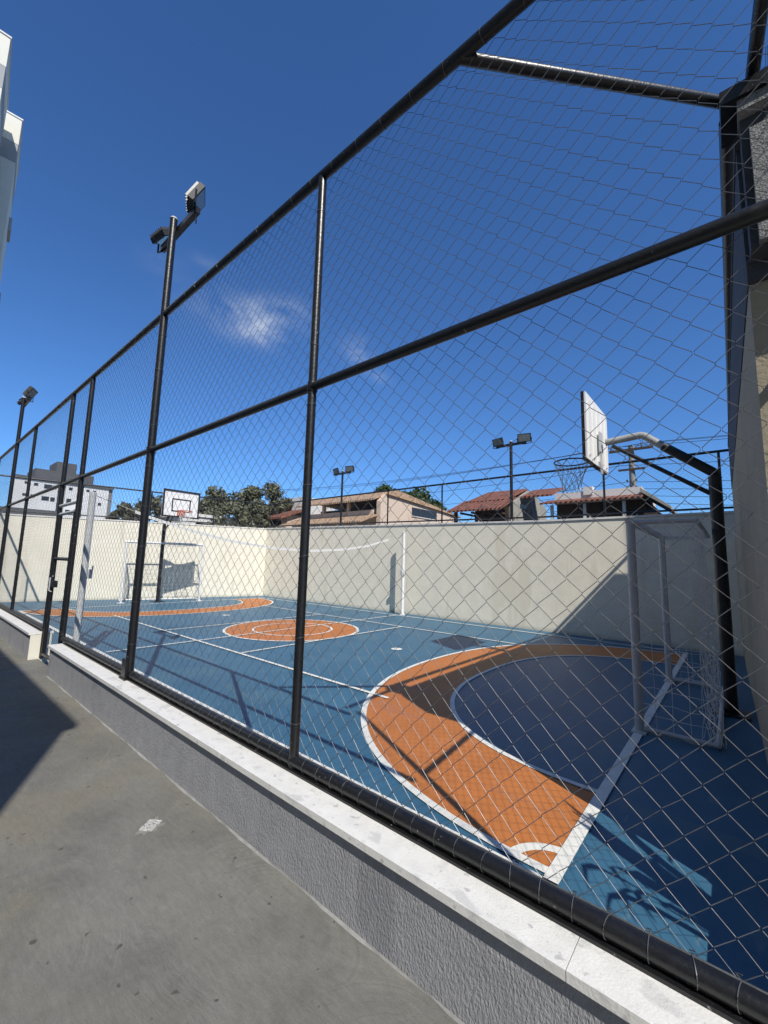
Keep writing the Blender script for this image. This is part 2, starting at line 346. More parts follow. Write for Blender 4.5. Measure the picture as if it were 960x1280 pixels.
for far in (False, True):
    A = superell(5.95, YE, 3.655, 3.08, 2.2); A2 = superell(5.95, YE, 3.600, 3.025, 2.2)
    B = superell(5.9, YE, 2.60, 2.10, 2.4); B2 = superell(5.9, YE, 2.552, 2.052, 2.4)
    a, a2, b, b2 = (near_or_far(q, far) for q in (A, A2, B, B2))
    o = MB(); o.ring(a2, b, ZO); o.build('penalty_area', M['orange'], court)
    o = MB(); o.ring(a, a2, ZL); o.build('white_line', M['line'], court)
    o = MB(); o.ring(b, b2, ZL+.0008); o.build('white_line', M['line'], court)
kk = [0]
def line(x0, y0, x1, y1, wd):
    kk[0] += 1; z = ZL + .0016 + .0009*kk[0]
    d = V((x1-x0, y1-y0)).normalized(); n = V((-d.y, d.x))*wd/2
    o = MB(); o.sheet([(x0-n.x,y0-n.y),(x1-n.x,y1-n.y),(x1+n.x,y1+n.y),(x0+n.x,y0+n.y)], z); o.build('white_line', M['line'], court)
line(2.26, YE, 9.85, YE, .074); line(2.26, 2*YM-YE, 9.85, 2*YM-YE, .07)
line(2.225, YE+.0372, 2.30, 2*YM-YE-.036, .075); line(9.81, YE+.0372, 9.81, 2*YM-YE-.036, .06)
line(3.81, 3.10, 3.81, 2*YM-3.10, .05); line(8.15, 3.2, 8.15, 2*YM-3.2, .05)
line(3.84, 6.25, 8.12, 6.25, .05); line(3.84, 9.20, 8.12, 9.20, .05); line(2.33, YM, 9.78, YM, .05)
cz = ZL - .0006
o = MB(); c1 = [(6.0+1.44*math.cos(2*math.pi*i/72), YM+1.44*math.sin(2*math.pi*i/72)) for i in range(72)]; o.sheet(c1, ZO); o.build('centre_circle', M['orange'], court)
for R1, R2 in ((1.495, 1.435), (.89, .845)):
    o = MB(); o.ring([(6.0+R1*math.cos(2*math.pi*i/72), YM+R1*math.sin(2*math.pi*i/72)) for i in range(72)],
                     [(6.0+R2*math.cos(2*math.pi*i/72), YM+R2*math.sin(2*math.pi*i/72)) for i in range(72)], cz if R1 > 1 else cz, True); o.build('white_line', M['line'], court)
for y in (4.73, 2*YM-4.73):
    o = MB(); o.sheet([(6.02+.10*math.cos(2*math.pi*i/24), y+.10*math.sin(2*math.pi*i/24)) for i in range(24)], ZL); o.build('penalty_spot', M['line'], court)
# corner quarter circle next to the fence
o = MB(); arc = lambda R, n=16: [(2.30+R*math.cos(math.pi/2*i/n), YE+R*math.sin(math.pi/2*i/n)) for i in range(n+1)]
o.sheet([(2.30,YE)]+arc(.20), ZO+.0008); o.build('corner_area', M['orange'], court)
o = MB(); o.ring(arc(.255), arc(.195), ZL-.0015); o.build('white_line', M['line'], court)

# ------------------------------------------------------------------ low walls under the fence
def low_wall(y0, y1, label, joints):
    t = thing('low_wall', (1.46, y0, 0), label, 'wall', 'low walls that carry the front fence')
    b = MB(); b.box((1.345, y0, -.02), (1.58, y1, .412)); b.build('wall_body', [M['stucco_grey']], t)
    b = MB(); ys = [y0-.02] + joints + [y1+.02]
    for a, c in zip(ys, ys[1:]): b.box((1.320, a+.0012, .414), (1.60, c-.0012, .443))
    b.build('stone_cap', M['granite'], t)
    return t
lw = low_wall(-3.2, 6.42, 'long rough grey plinth wall with white stone cap running towards the camera from the gate', [-2.3,-1.3,-.45,.42,1.24,2.3,3.35,4.4,5.4])
lw2 = low_wall(7.56, end_y(1.5)+.02, 'short grey plinth wall with white stone cap beyond the gate', [8.6,9.7,10.8,11.9,13.0,14.1,15.2,16.3])
b = MB(); b.box((1.342, 7.545, -.015), (1.583, 7.557, .410)); b.build('end_face', M['cream_end'], lw2)
# fillet of splashed cement where the walkway meets the plinth
b = MB()
ys = [-3.2+.08*i for i in range(121)]
for i in range(120):
    w0 = .006+.004*math.sin(i*.7)+.002*math.sin(i*2.3); w1 = .006+.004*math.sin((i+1)*.7)+.002*math.sin((i+1)*2.3)
    b.add([(1.344-w0,ys[i],WZ+.001),(1.344-w1,ys[i+1],WZ+.001),(1.3445,ys[i+1],WZ+.010),(1.3445,ys[i],WZ+.010)], [(0,1,2,3)])
b.build('cement_fillet', M['cement_pale'], lw)
# stub plinth between fence corner and the block
t = thing('low_wall', (2.1, -.3, 0), 'grey plinth stub with white cap between the front fence and the cream block', 'wall', 'low walls that carry the front fence')
b = MB(); b.box((1.603, -.42, -.02), (2.66, -.24, .408)); b.build('wall_body', M['stucco_grey'], t)
b = MB(); b.box((1.603, -.45, .410), (2.66, -.21, .442)); b.build('stone_cap', M['granite'], t)

# ------------------------------------------------------------------ chain link
def chain(mb, P, u0, u1, z0, z1, p=.1, r=.00118, n=4, jit=.0024):
    """woven wires: P(u, depth, z) gives the point; every wire zigzags and hooks into its two neighbours"""
    sp = p/2; k = int(round((u1-u0)/sp)); rows = int(round((z1-z0)/sp))
    for i in range(k):
        uc = u0 + (i+.5)*sp; pts = []
        for j in range(rows+1):
            sgn = 1 if (j+i) % 2 else -1
            uu = uc + sgn*(sp/2 + .0012) + random.uniform(-jit,jit)*.6; z = z0 + j*(z1-z0)/rows
            wz_ = math.sin(math.pi*j/rows)
            uu += (.005*math.sin(1.7*uc+.9*z) + .004*math.sin(3.1*z+.6*uc))*wz_; bow = .010*math.sin(2.3*uc+1.3*z)*math.sin(1.1*z+.4)*wz_
            if j == 0 or j == rows: pts.append(P(uu, 0, z)); continue
            jz = random.uniform(-jit, jit) + .005*math.sin(2.1*uc+.7*z)*wz_
            pts.append(P(uu-sgn*.0030, .0022+bow, z-.0040+jz)); pts.append(P(uu-sgn*.0030, -.0022+bow, z+.0040+jz))
        mb.tube(pts, r, n, cap=False)
AX = 1.493
# front fence
YEND = end_y(AX)-.06; Y0 = -.45
fence = thing('chain_link_fence', (AX, 1.85, .44), 'tall black pipe fence with grey chain link mesh along the walkway, nearest the camera', 'fence', 'chain link fences round the court')
ZT, ZMID, ZB = 3.985, 2.571, .487
for y in (1.855, 10.16, 14.6, YEND):
    b = MB(); b.tube([(AX,y,.443),(AX,y,ZT)], .026, 14); b.build('post', M['black'], fence, True)
b = MB(); b.tube([(1.60,-.44,.443),(1.60,-.44,ZT)], .026, 14); b.build('post', M['black'], fence, True)
for y in (6.585, 7.545):
    b = MB(); b.tube([(AX,y,.09 if y > 7 else .443),(AX,y,ZT)], .030, 14); b.build('post', M['black'], fence, True)
def rail(name, pts, rad): b = MB(); b.tube(pts, rad, 16); return b.build(name, M['black'], fence, True)
rail('top_rail', [(AX,-.42,ZT),(AX,YEND,ZT)], .030)
rail('mid_rail', [(AX-.004,-.42,ZMID),(AX-.004,YEND,ZMID)], .026)
rail('bottom_rail', [(AX,-.42,ZB),(AX,6.56,ZB)], .030); rail('bottom_rail', [(AX,7.57,ZB),(AX,YEND,ZB)], .030)
rail('end_top_rail', [(1.60,-.27,ZT),(2.70,-.20,ZT)], .028)
rail('end_mid_rail', [(1.60,-.42,ZMID),(2.70,-.30,ZMID)], .024)
for yc in (1.855, 4.263, 6.585, 7.545, 10.16, 12.10):
    b = MB(); b.tube([(AX,yc,ZMID-.034),(AX,yc,ZMID-.026),(AX,yc,ZMID+.026),(AX,yc,ZMID+.034)], [.030,.042,.042,.030] if yc in (4.263,12.10) else [.026,.0315,.0315,.026], 14, cap=False); b.build('weld_collar', M['black'], fence, True)
b = MB(); b.box((AX-.036,-.42,.4445),(AX+.012,6.40,.4545)); b.build('base_flat', M['black'], fence)
b = MB(); b.box((AX-.036,7.62,.4445),(AX+.012,YEND,.4545)); b.build('base_flat', M['black'], fence)
rail('corner_brace', [(AX,.864,ZT-.01),(2.62,-.19,ZT-.01)], .027)
rail('wall_top_pipe', [(2.64,-.115,3.97),(10.32,-.095,3.93)], .036)
b = MB()
MXX = AX+.028
chain(b, lambda u_, d, z: (MXX+d, u_, z), Y0, 2.95, .50, ZT-.02, n=6)
chain(b, lambda u_, d, z: (MXX+d, u_, z), 2.95, 6.55, .50, ZT-.02, n=4)
chain(b, lambda u_, d, z: (MXX+d, u_, z), 6.62, 7.52, 2.30, ZT-.02, n=4)
chain(b, lambda u_, d, z: (MXX+d, u_, z), 7.58, YEND, .50, ZT-.02, n=4)
b.build('wire_mesh', M['wire'], fence, True)
b = MB()
for (ya, yb) in ((Y0, 6.5), (7.6, YEND)):
    i = 0
    while ya + .1*i < yb:
        y = ya + .1*i + random.uniform(-.008,.008); sl_ = random.uniform(-.012,.012)
        for zc, rad in (((ZB, .0325), (ZT, .0318)) if i % 2 == 0 else ((ZB, .0325),)):
            b.tube([(AX+rad*math.cos(a), y+sl_*math.cos(a), zc+rad*math.sin(a)) for a in [2*math.pi*q/12 for q in range(12)]], .0014, 4, closed=True)
        # twisted knot at the court side
        b.tube([(AX+.03, y-.008, ZB+.012), (AX+.036, y+.006, ZB+.022), (AX+.030, y+.010, ZB+.030), (AX+.024, y-.004, ZB+.036)], .0016, 4)
        i += 1
b.tube([(AX+.026, Y0, ZB+.021), (AX+.026, 6.5, ZB+.021)], .003, 5)
for yp, rp in ((1.855,.0285),(4.263,.0385),(6.585,.0325),(7.545,.0325),(10.16,.0285)):
    for q in range(8):
        zt_ = .75 + q*.43 + random.uniform(-.08,.08); sl_ = random.uniform(-.012,.012)
        b.tube([(AX+rp*math.cos(a), yp+rp*math.sin(a), zt_+sl_*math.sin(a)) for a in [2*math.pi*k_/10 for k_ in range(10)]], .0016, 4, closed=True)
        b.tube([(AX+rp, yp, zt_), (AX+rp+.008, yp+.012, zt_+.012), (AX+rp+.004, yp+.02, zt_+.03)], .0015, 4)
wt = b.build('tie_wire', M['wire'], fence, True); tag(wt, kind='stuff')
b = MB(); chain(b, lambda u_, d, z: (1.60+(u_)*(1.05)/1.06, -.30+.06*u_+d, z), 0, 1.0, .50, ZT-.02)
b.build('wire_mesh', M['wire'], fence, True)

# gate between two thick posts
gate = thing('metal_gate', (AX, 7.06, 0), 'narrow black pipe gate in the front fence, between the two low walls', 'gate')
for y in (6.66, 7.465):
    b = MB(); b.tube([(AX,y,.12),(AX,y,2.14)], .027, 12); b.build('stile', M['black'], gate, True)
for z, name in ((2.245,'lintel'),(2.12,'top_bar'),(1.48,'middle_bar'),(.15,'bottom_bar')):
    b = MB(); b.tube([(AX,6.62,z),(AX,7.51,z)], .024, 12); b.build(name, M['grey_metal'] if z > 2 else M['black'], gate, True)
b = MB(); b.box((AX-.025,7.27,1.08),(AX+.025,7.44,1.17)); b.build('latch_box', M['black'], gate)
b = MB(); b.tube([(AX-.03,7.30,1.02),(AX-.06,7.30,1.04),(AX-.06,7.30,1.22),(AX-.03,7.30,1.24)], .008, 8); b.build('handle', M['grey_metal'], gate, True)
b = MB(); chain(b, lambda u_, d, z: (MXX+d, u_, z), 6.69, 7.44, .17, 2.10); b.build('wire_mesh', M['wire'], gate, True)

# ------------------------------------------------------------------ floodlight poles
def floodlight(t, name, c, face, tilt, size=(.30,.24)):
    """head at c facing horizontal direction 'face', tilted down"""
    fd = V(face).normalized(); side = V((-fd.y, fd.x, 0)); dn = (fd*math.cos(tilt) - V((0,0,1))*math.sin(tilt)).normalized(); up = side.cross(dn)*-1
    if up.z < 0: up = -up
    c = V(c); hw, hh = size[0]/2, size[1]/2
    b = MB(); b.obox(c, side*hw, up*hh, dn*.028); b.obox(c-dn*.05, side*hw*.45, up*hh*.5, dn*.022)
    h = b.build(name, M['lamp_body'], t)
    b = MB()
    for k in range(7): b.obox(c - dn*.042 + side*hw*(-.85+1.7*k/6), side*.004, up*hh*.95, dn*.014)
    b.build('cooling_fins', M['lamp_fin'], h)
    b = MB(); b.obox(c+dn*.030, side*hw*.86, up*hh*.82, dn*.003); b.build('lens', M['glass'], h)
    b = MB(); base = c - V((0,0,hh+.06))
    b.tube([c+side*(hw+.012), c+side*(hw+.012)-V((0,0,hh+.03)), base+side*.03, base-side*.03, c-side*(hw+.012)-V((0,0,hh+.03)), c-side*(hw+.012)], .010, 6)
    b.build('bracket', M['black'], h)
    return h
def lamp_pole(x, y, z0, z1, label, face, rad=.036, half=.38, tilts=(.5,.6), sizes=((.30,.24),(.30,.24)), dz=0):
    t = thing('floodlight_pole', (x, y, z0), label, 'floodlight pole', 'floodlight poles round the court')
    b = MB(); b.tube([(x,y,z0),(x,y,z1)], rad, 14); b.build('pole', M['black'], t, True)
    b = MB(); b.tube([(x,y,z1-.001),(x,y,z1+.022)], [rad*1.12, rad*.8], 12); b.build('pole_cap', M['grey_metal'], t, True)
    b = MB(); b.box((x-.03+.06*(face[0] > 0), y-half, z1-.115), (x+.03+.06*(face[0] > 0)*0+.0, y+half, z1-.055)) if face[0] < 0 else b.box((x+rad, y-half, z1-.115), (x+rad+.05, y+half, z1-.055))
    b.build('crossarm', M['black'], t)
    ax = x+rad+.025 if face[0] > 0 else x
    for sgn, tl, sz in zip((-1,1), tilts, sizes):
        floodlight(t, 'floodlight', (ax, y+sgn*(half-.05), z1+.045), (face[0], face[1]+(sgn*.25 if face[0] < 0 else -.50 if sgn < 0 else .12), 0), tl, sz)
    return t
lb = lamp_pole(AX, 4.263, .443, 5.05, 'tall black floodlight pole of the front fence with two heads, nearest the camera', (1,0), tilts=(.48,.95), half=.42, sizes=((.25,.21),(.25,.21)))
b = MB(); b.box((AX-.052,4.215,.443),(AX-.030,4.31,.62)); b.box((AX-.060,4.19,.443),(AX+.05,4.335,.455)); b.build('base_plate', M['black'], lb)
lamp_pole(AX, 12.10, .443, 5.05, 'black floodlight pole of the front fence at the far left edge of the view', (1,0), tilts=(.5,.6))

# ------------------------------------------------------------------ back wall, end wall and their fences
back = thing('court_wall', (10.35, 7.5, 0), 'long cream rendered wall behind the volleyball net, partly in the block\'s shadow', 'wall', 'cream walls round the court')
b = MB(); b.prism([(-.8,-.02),(15.55,-.02),(15.55,2.87),(3.6,2.665),(-.8,2.675)], 'x', 10.35, 10.53); b.build('wall_face', M['cream_back'], back)
b = MB(); b.prism([(-.8,2.678),(3.6,2.668),(15.55,2.873),(15.55,2.918),(3.6,2.713),(-.8,2.723)], 'x', 10.325, 10.555); b.build('coping', M['coping'], back)
endw = thing('court_wall', endp(-4.5), 'sunlit cream wall closing the far end behind the small goal', 'wall', 'cream walls round the court', EA)
def oriented(mb, P0, s0, s1, o0, o1, z0, z1, m=0):
    a = P0(s0,o0,z0); bq = P0(s1,o0,z0); c = P0(s1,o1,z0); d = P0(s0,o1,z0); a2 = P0(s0,o0,z1); b2 = P0(s1,o0,z1); c2 = P0(s1,o1,z1); d2 = P0(s0,o1,z1)
    mb.add([a,bq,c,d,a2,b2,c2,d2], [(0,3,2,1),(4,5,6,7),(0,1,5,4),(1,2,6,5),(2,3,7,6),(3,0,4,7)], m)
b = MB(); vsx = [endp(-9.3,0,-.02),endp(.18,0,-.02),endp(.18,0,2.855),endp(-9.3,0,2.725),endp(-9.3,.18,-.02),endp(.18,.18,-.02),endp(.18,.18,2.855),endp(-9.3,.18,2.725)]
b.add(vsx, [(0,1,2,3),(4,7,6,5),(0,4,5,1),(1,5,6,2),(2,6,7,3),(3,7,4,0)]); b.build('wall_face', M['cream_end'], endw)
b = MB(); vsx = [endp(-9.3,-.02,2.728),endp(.0,-.02,2.858),endp(.0,-.02,2.90),endp(-9.3,-.02,2.77),endp(-9.3,.20,2.728),endp(.0,.20,2.858),endp(.0,.20,2.90),endp(-9.3,.20,2.77)]
b.add(vsx, [(0,1,2,3),(4,7,6,5),(0,4,5,1),(1,5,6,2),(2,6,7,3),(3,7,4,0)]); b.build('coping', M['coping'], endw)

bf = thing('chain_link_fence', (10.44, 7.5, 2.7), 'low black fence with fine mesh standing on top of the long back wall', 'fence', 'chain link fences round the court')
XB = 10.44; ZBT = 3.95
def bz(y): return 2.70 + max(0, (y-3.6))*.01715
for y in (0.1, 2.19, 6.59, 8.71, 13.2, 15.5):
    b = MB(); b.tube([(XB,y,bz(y)),(XB,y,ZBT)], .024, 10); b.build('post', M['black'], bf, True)
b = MB(); b.tube([(XB,-.4,ZBT),(XB,15.55,ZBT)], .027, 10); b.build('top_rail', M['black'], bf, True)
b = MB(); b.tube([(XB,-.4,bz(0)+.10),(XB,3.6,bz(0)+.10),(XB,15.55,bz(15.55)+.10)], .022, 10); b.build('bottom_rail', M['black'], bf, True)
b = MB(); chain(b, lambda u_, d, z: (XB+.03+d, u_, z+max(0,(u_-3.6))*.01715*(ZBT-z)/(ZBT-2.8)), -.4, 15.5, 2.80, ZBT-.01, r=.0011); b.build('wire_mesh', M['wire'], bf, True)
for i in range(16):
    b = MB(); b.tube([(XB-.06,.6+.95*i,bz(.6+.95*i)), (XB-.06,.6+.95*i,bz(.6+.95*i)+.055)], .009, 6); b.build('anchor_stub', M['coping'], bf, True)
ef = thing('chain_link_fence', endp(-4.5,.09,2.78), 'low black fence with fine mesh on top of the far end wall', 'fence', 'chain link fences round the court')
def ez(s): return 2.77 + (s+9.3)*.0140
for s in (-6.6,-4.49,-2.22):
    b = MB(); b.tube([endp(s,.09,ez(s)-.005),endp(s,.09,3.97)], .024, 10); b.build('post', M['black'], ef, True)
b = MB(); b.tube([endp(-9.0,.09,4.0),endp(-.1,.09,3.97)], .027, 10); b.build('top_rail', M['black'], ef, True)
b = MB(); b.tube([endp(-9.0,.09,ez(-9)+.10),endp(-.1,.09,ez(-.1)+.10)], .022, 10); b.build('bottom_rail', M['black'], ef, True)
b = MB(); chain(b, lambda u_, d, z: endp(u_,.12+d,z), -9.0, -.1, 2.95, 3.96, r=.0011); b.build('wire_mesh', M['wire'], ef, True)
lamp_pole(XB, 4.42, bz(4.42), 4.90, 'black floodlight pole on the back wall in front of the red roofed house', (-1,0), rad=.040, half=.42, tilts=(.35,.35), sizes=((.34,.22),(.32,.22)))
lamp_pole(XB, 10.95, bz(10.95), 4.90, 'black floodlight pole on the back wall in front of the beige tiled house', (-1,0), rad=.038, half=.42, tilts=(.35,.35), sizes=((.34,.22),(.32,.22)))

# ------------------------------------------------------------------ the block closing the near end
blk = thing('cream_block', (6, -2, 0), 'cream block with dark grey top band in shade at the right edge behind the goal', 'building')
WA = math.atan2(.10, 7.7)        # its court face is turned a little
def bp_(x, d, z): return V((x, -.145 + (x-2.66)*.0130 - d, z))
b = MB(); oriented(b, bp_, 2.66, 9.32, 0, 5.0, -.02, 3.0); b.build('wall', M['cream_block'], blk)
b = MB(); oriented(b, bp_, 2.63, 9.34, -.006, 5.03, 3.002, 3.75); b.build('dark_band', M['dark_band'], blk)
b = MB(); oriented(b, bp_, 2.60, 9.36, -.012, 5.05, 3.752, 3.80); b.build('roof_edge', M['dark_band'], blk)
b = MB(); b.box((2.455,-.72,3.10),(2.497,-.185,3.70)); b.build('rough_patch', M['speckle'], blk)
b = MB(); b.prism([(2.655,-.25),(2.655,-4.6),(.58,-4.6)], 'z', 3.003, 3.09); b.build('unseen_sun_shade', M['dark_band'], blk)  # unseen slab added to keep sun off the block's end face
b = MB(); b.box((2.50,-.70,3.095),(2.625,-.155,3.86)); b.build('corner_pier', M['dark_band'], blk)
b = MB(); b.prism([(2.42,3.865),(2.70,3.865),(2.70,3.955),(2.56,4.0),(2.42,3.94)], 'y', -.33, -.085); b.build('corner_bracket', M['black'], blk)
b = MB(); b.prism([(2.44,3.80),(2.60,3.80),(2.44,3.862)], 'y', -.29, -.148); b.build('mortar_patch', M['speckle'], blk)
lowb = thing('court_wall', (9.9, -.3, 0), 'low cream wall joining the shaded block to the back wall', 'wall', 'cream walls round the court')
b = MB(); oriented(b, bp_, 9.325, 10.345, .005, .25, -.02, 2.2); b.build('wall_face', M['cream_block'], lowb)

# ------------------------------------------------------------------ goals
def make_goal(name, label, origin, ang, width, height, depth, m, sag=.06, cell=.11, basey=0., R=.045):
    """origin = first front post; local x along the goal mouth, local y backwards (away from the pitch)"""
    ca, sa = math.cos(ang), math.sin(ang)
    o = V(origin); sgn = basey
    def P(x, d, z): return V((o.x + ca*x + sa*d*sgn*-1, o.y + sa*x + ca*d*sgn, z))
    t = thing(name, origin, label, 'goal', 'futsal goals')
    for x in (0, width):
        b = MB(); b.tube([P(x,0,.012),P(x,0,height)], R, 16); b.build('post', m, t, True)
    b = MB(); b.tube([P(-R,0,height),P(width+R,0,height)], R, 16); b.build('crossbar', m, t, True)
    b = MB()
    for x in (0, width): b.tube([P(x,0,height-.01),P(x,depth,height-.01)], .022, 10)
    b.tube([P(0,depth,height-.01),P(width,depth,height-.01)], .022, 10)
    b.build('roof_frame', m, t, True)
    b = MB()
    for x in (0, width): b.tube([P(x,0,.04),P(x,depth+.05,.04)], .022, 10)
    b.tube([P(0,depth+.05,.04),P(width,depth+.05,.04)], .022, 10)
    b.build('ground_frame', m, t, True)
    # net: roof, back and two sides as loose cords
    b = MB(); rr = .0029 if basey < 0 else .0022
    def grid(fn, nu, nv):
        for i in range(nu+1): b.tube([fn(i/nu, j/nv) for j in range(nv+1)], rr, 4, cap=False)
        for j in range(nv+1): b.tube([fn(i/nu, j/nv) for i in range(nu+1)], rr, 4, cap=False)
    rnd = random.Random(3)
    jt = {}
    def J(k, i, j):
        if (k,i,j) not in jt: jt[(k,i,j)] = (rnd.uniform(-.018,.018), rnd.uniform(-.018,.018))
        return jt[(k,i,j)]
    nw = int(width/cell); nh = int(height/cell); nd = max(3, int(depth/cell))
    def roof(u_, v_):
        j = J(0, round(u_*nw), round(v_*nd)); return P(u_*width+j[0]*.5, v_*depth, height-.035-sag*math.sin(math.pi*u_)*math.sin(math.pi*v_)+j[1])
    def backn(u_, v_):
        j = J(1, round(u_*nw), round(v_*nh)); k = math.sin(math.pi*u_)
        return P(u_*width+j[0], depth+.05*v_-.06+.06*math.sin(u_*17)*(.3+v_)*.5+.05*k*math.sin(math.pi*v_)+j[1], height-.03-v_*(height-.06))
    grid(roof, nw, nd); grid(backn, nw, nh)
    for x in (0, width):
        def side(u_, v_, x=x):
            j = J(2+(x > 0), round(u_*nd), round(v_*nh)); return P(x+j[0]+.03*math.sin(u_*9+v_*5)*v_, u_*depth, height-.05-v_*(height-.08)+j[1])
        grid(side, nd, nh)
    if True:   # bunched surplus net hanging on the rear corner
        for k in range(10):
            x0 = rnd.uniform(-.05,.12); pts = []
            for q in range(14): pts.append(P(x0+.05*math.sin(q*.8+k), depth+.02+.07*math.sin(q*.55+k*1.7)*(.3+q/14), height-.1-q/13*(height-.15)))
            b.tube(pts, rr, 4, cap=False)
    b.build('net', M['net'], t, True)
    for x in (0, width):
        b = MB(); b.obox(P(x,0,.012), V((ca,sa,0))*.10, V((-sa,ca,0))*.06, V((0,0,.008))); b.build('foot_plate', m, t)
    return t
make_goal('futsal_goal', 'grey painted futsal goal with drooping net in the shade at the right', (4.80, .78, 0), 0, 2.38, 2.03, .54, M['grey_metal'], basey=-1, cell=.13, R=.040)
make_goal('futsal_goal', 'small white goal with net against the sunlit far end wall', (4.93, 15.39, 0), EA, 2.39, 2.02, .72, M['white_metal'], basey=1, cell=.13, R=.034)

# ------------------------------------------------------------------ basketball hoops
def make_hoop(label, base, ang, rimmat, bw=1.20, bh=.82, zb=2.97, reach=(.68, 1.13, 1.24), zr=3.05, front_dir=1):
    """local x along the board, local y towards the pitch"""
    ca, sa = math.cos(ang), math.sin(ang); o = V(base)
    def P(x, y, z): return V((o.x + ca*x - sa*y*front_dir, o.y + sa*x + ca*y*front_dir, z))
    X = V((ca, sa, 0)); Y = V((-sa, ca, 0))*front_dir; Z = V((0,0,1))
    t = thing('basketball_hoop', base, label, 'basketball hoop', 'basketball hoops')
    b = MB(); b.tube([P(0,0,.0),P(0,0,2.66)], .062, 16); b.build('post', M['black'], t, True)
    b = MB(); b.obox(P(0,0,.015), X*.16, Y*.16, Z*.01); b.build('base_plate', M['black'], t)
    b = MB(); b.tube([P(0,.46,3.085),P(0,reach[0],3.275),P(0,reach[0]+.04,3.29),P(0,reach[1],3.26)], .046, 16); b.build('arm', M['arm_grey'], t, True)
    b = MB(); b.tube([P(0,-.02,2.62),P(0,.0,2.70),P(0,.03,2.725),P(0,.48,3.10)], .055, 16); b.build('shaded_lower_arm', M['black'], t, True)  # lower arm in shadow: the shade is painted on as black
    b = MB(); b.tube([P(0,.05,2.46),P(0,reach[1]-.08,3.20)], .026, 10); b.build('strut', M['black'], t, True)
    y0 = reach[2]
    e = .022
    b = MB(); b.obox(P(0,y0-.004,zb+bh/2), X*(bw/2+2*e), Y*.010, Z*(bh/2+e*1.6))
    bd = b.build('backboard', M['board'], t)
    for k in range(5):
        b = MB(); b.obox(P(-bw/2+.07+k*(bw-.14)/4,y0-.0265,zb+bh/2-.02), X*.016, Y*.012, Z*(bh/2-.05)); b.build('rib', M['board'], bd)
    b = MB(); th = .019; yb_ = y0+.0262
    b.obox(P(0,yb_,zb+bh+e), X*(bw/2+2*e), Y*th, Z*e); b.obox(P(0,yb_,zb-e), X*(bw/2+2*e), Y*th, Z*e)
    for s_ in (-1,1): b.obox(P(s_*(bw/2+e),yb_,zb+bh/2), X*e, Y*th, Z*(bh/2))
    b.build('black_border', M['board_black'], bd)
    b = MB(); b.obox(P(0,y0+.010,zb+bh/2), X*bw/2, Y*.0035, Z*bh/2); b.build('face', M['board'], bd)
    b = MB(); iw, ih, z1 = .29, .20, zb+.16; yy = y0+.017
    b.obox(P(0,yy,z1), X*iw, Y*.002, Z*.02); b.obox(P(0,yy,z1+2*ih), X*iw, Y*.002, Z*.02)
    for s_ in (-1,1): b.obox(P(s_*(iw-.0),yy+.0006,z1+ih), X*.02, Y*.002, Z*(ih+.02))
    b.build('target_square', M['board_black'], bd)
    b = MB(); b.obox(P(0,y0-.05,zb+.30), X*.07, Y*.010, Z*.14); b.obox(P(0,y0-.05,zb+.10), X*.016, Y*.012, Z*.24); b.build('mount', M['grey_metal'], bd)
    rr = .225; rc = P(0, y0+.12+rr, zr)
    b = MB(); b.tube([rc + X*rr*math.cos(a) + Y*rr*math.sin(a) for a in [2*math.pi*q/36 for q in range(36)]], .010, 8, closed=True)
    b.tube([rc - Y*rr + X*.10, P(.10,y0+.02,zr), P(.10,y0+.02,zr-.12)], .009, 8); b.tube([rc - Y*rr - X*.10, P(-.10,y0+.02,zr), P(-.10,y0+.02,zr-.12)], .009, 8)
    b.obox(P(0,y0+.028,zr-.05), X*.12, Y*.008, Z*.09)
    rim = b.build('rim', rimmat, t, True)
    b = MB(); n = 12; lv = [(rr,0),(rr*.93,-.09),(rr*.74,-.18),(rr*.62,-.27),(rr*.55,-.36),(rr*.57,-.43)]
    for k in range(n):
        for s_ in (1,-1):
            b.tube([rc + X*q[0]*math.cos(2*math.pi*(k+s_*i*.5)/n) + Y*q[0]*math.sin(2*math.pi*(k+s_*i*.5)/n) + Z*(q[1]-.005) for i, q in enumerate(lv)], .0035, 4, cap=False)
    b.build('net', M['net'], rim, True)
    return t
make_hoop('basketball hoop on a bent black post in shade, seen from behind its white ribbed board', (6.11, .11, .004), 0, M['rim_backlit'], bw=1.06)
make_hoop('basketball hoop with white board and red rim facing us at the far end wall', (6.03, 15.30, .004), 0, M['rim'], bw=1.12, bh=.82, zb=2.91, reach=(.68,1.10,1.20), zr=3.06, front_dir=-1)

# ------------------------------------------------------------------ volleyball net and its posts
def vpost(x, z, label, m):
    t = thing('net_post', (x, YM, .004), label, 'net post', 'volleyball net posts')
    b = MB(); b.tube([(x,YM,.004),(x,YM,z)], .048, 14); b.build('post', m, t, True)
    b = MB(); b.tube([(x,YM,z),(x,YM,z+.02)], [.05,.03], 12); b.build('post_cap', m, t, True)
    s_ = 1 if x < 5 else -1
    b = MB(); b.obox((x+s_*.07,YM,1.25), (.03,0,0), (0,.04,0), (0,0,.07)); b.tube([(x+s_*.07,YM-.04,1.25),(x+s_*.07,YM-.14,1.25),(x+s_*.07,YM-.14,1.38)], .010, 6); b.build('winch', M['grey_metal'], t)
    b = MB(); b.tube([(x,YM,.006),(x,YM,.03)], .085, 14); b.build('sleeve', m, t, True)
    return t
vpost(1.92, 2.52, 'grey volleyball post beside the front fence, near end of the net', M['grey_metal'])
vpost(10.04, 2.50, 'white volleyball post standing in front of the back wall', M['white_metal'])
netp = [(1.92,2.50),(2.75,2.23),(3.5,2.05),(4.4,1.89),(5.4,1.80),(6.4,1.785),(7.5,1.86),(8.42,2.00),(9.35,2.235),(10.04,2.45)]
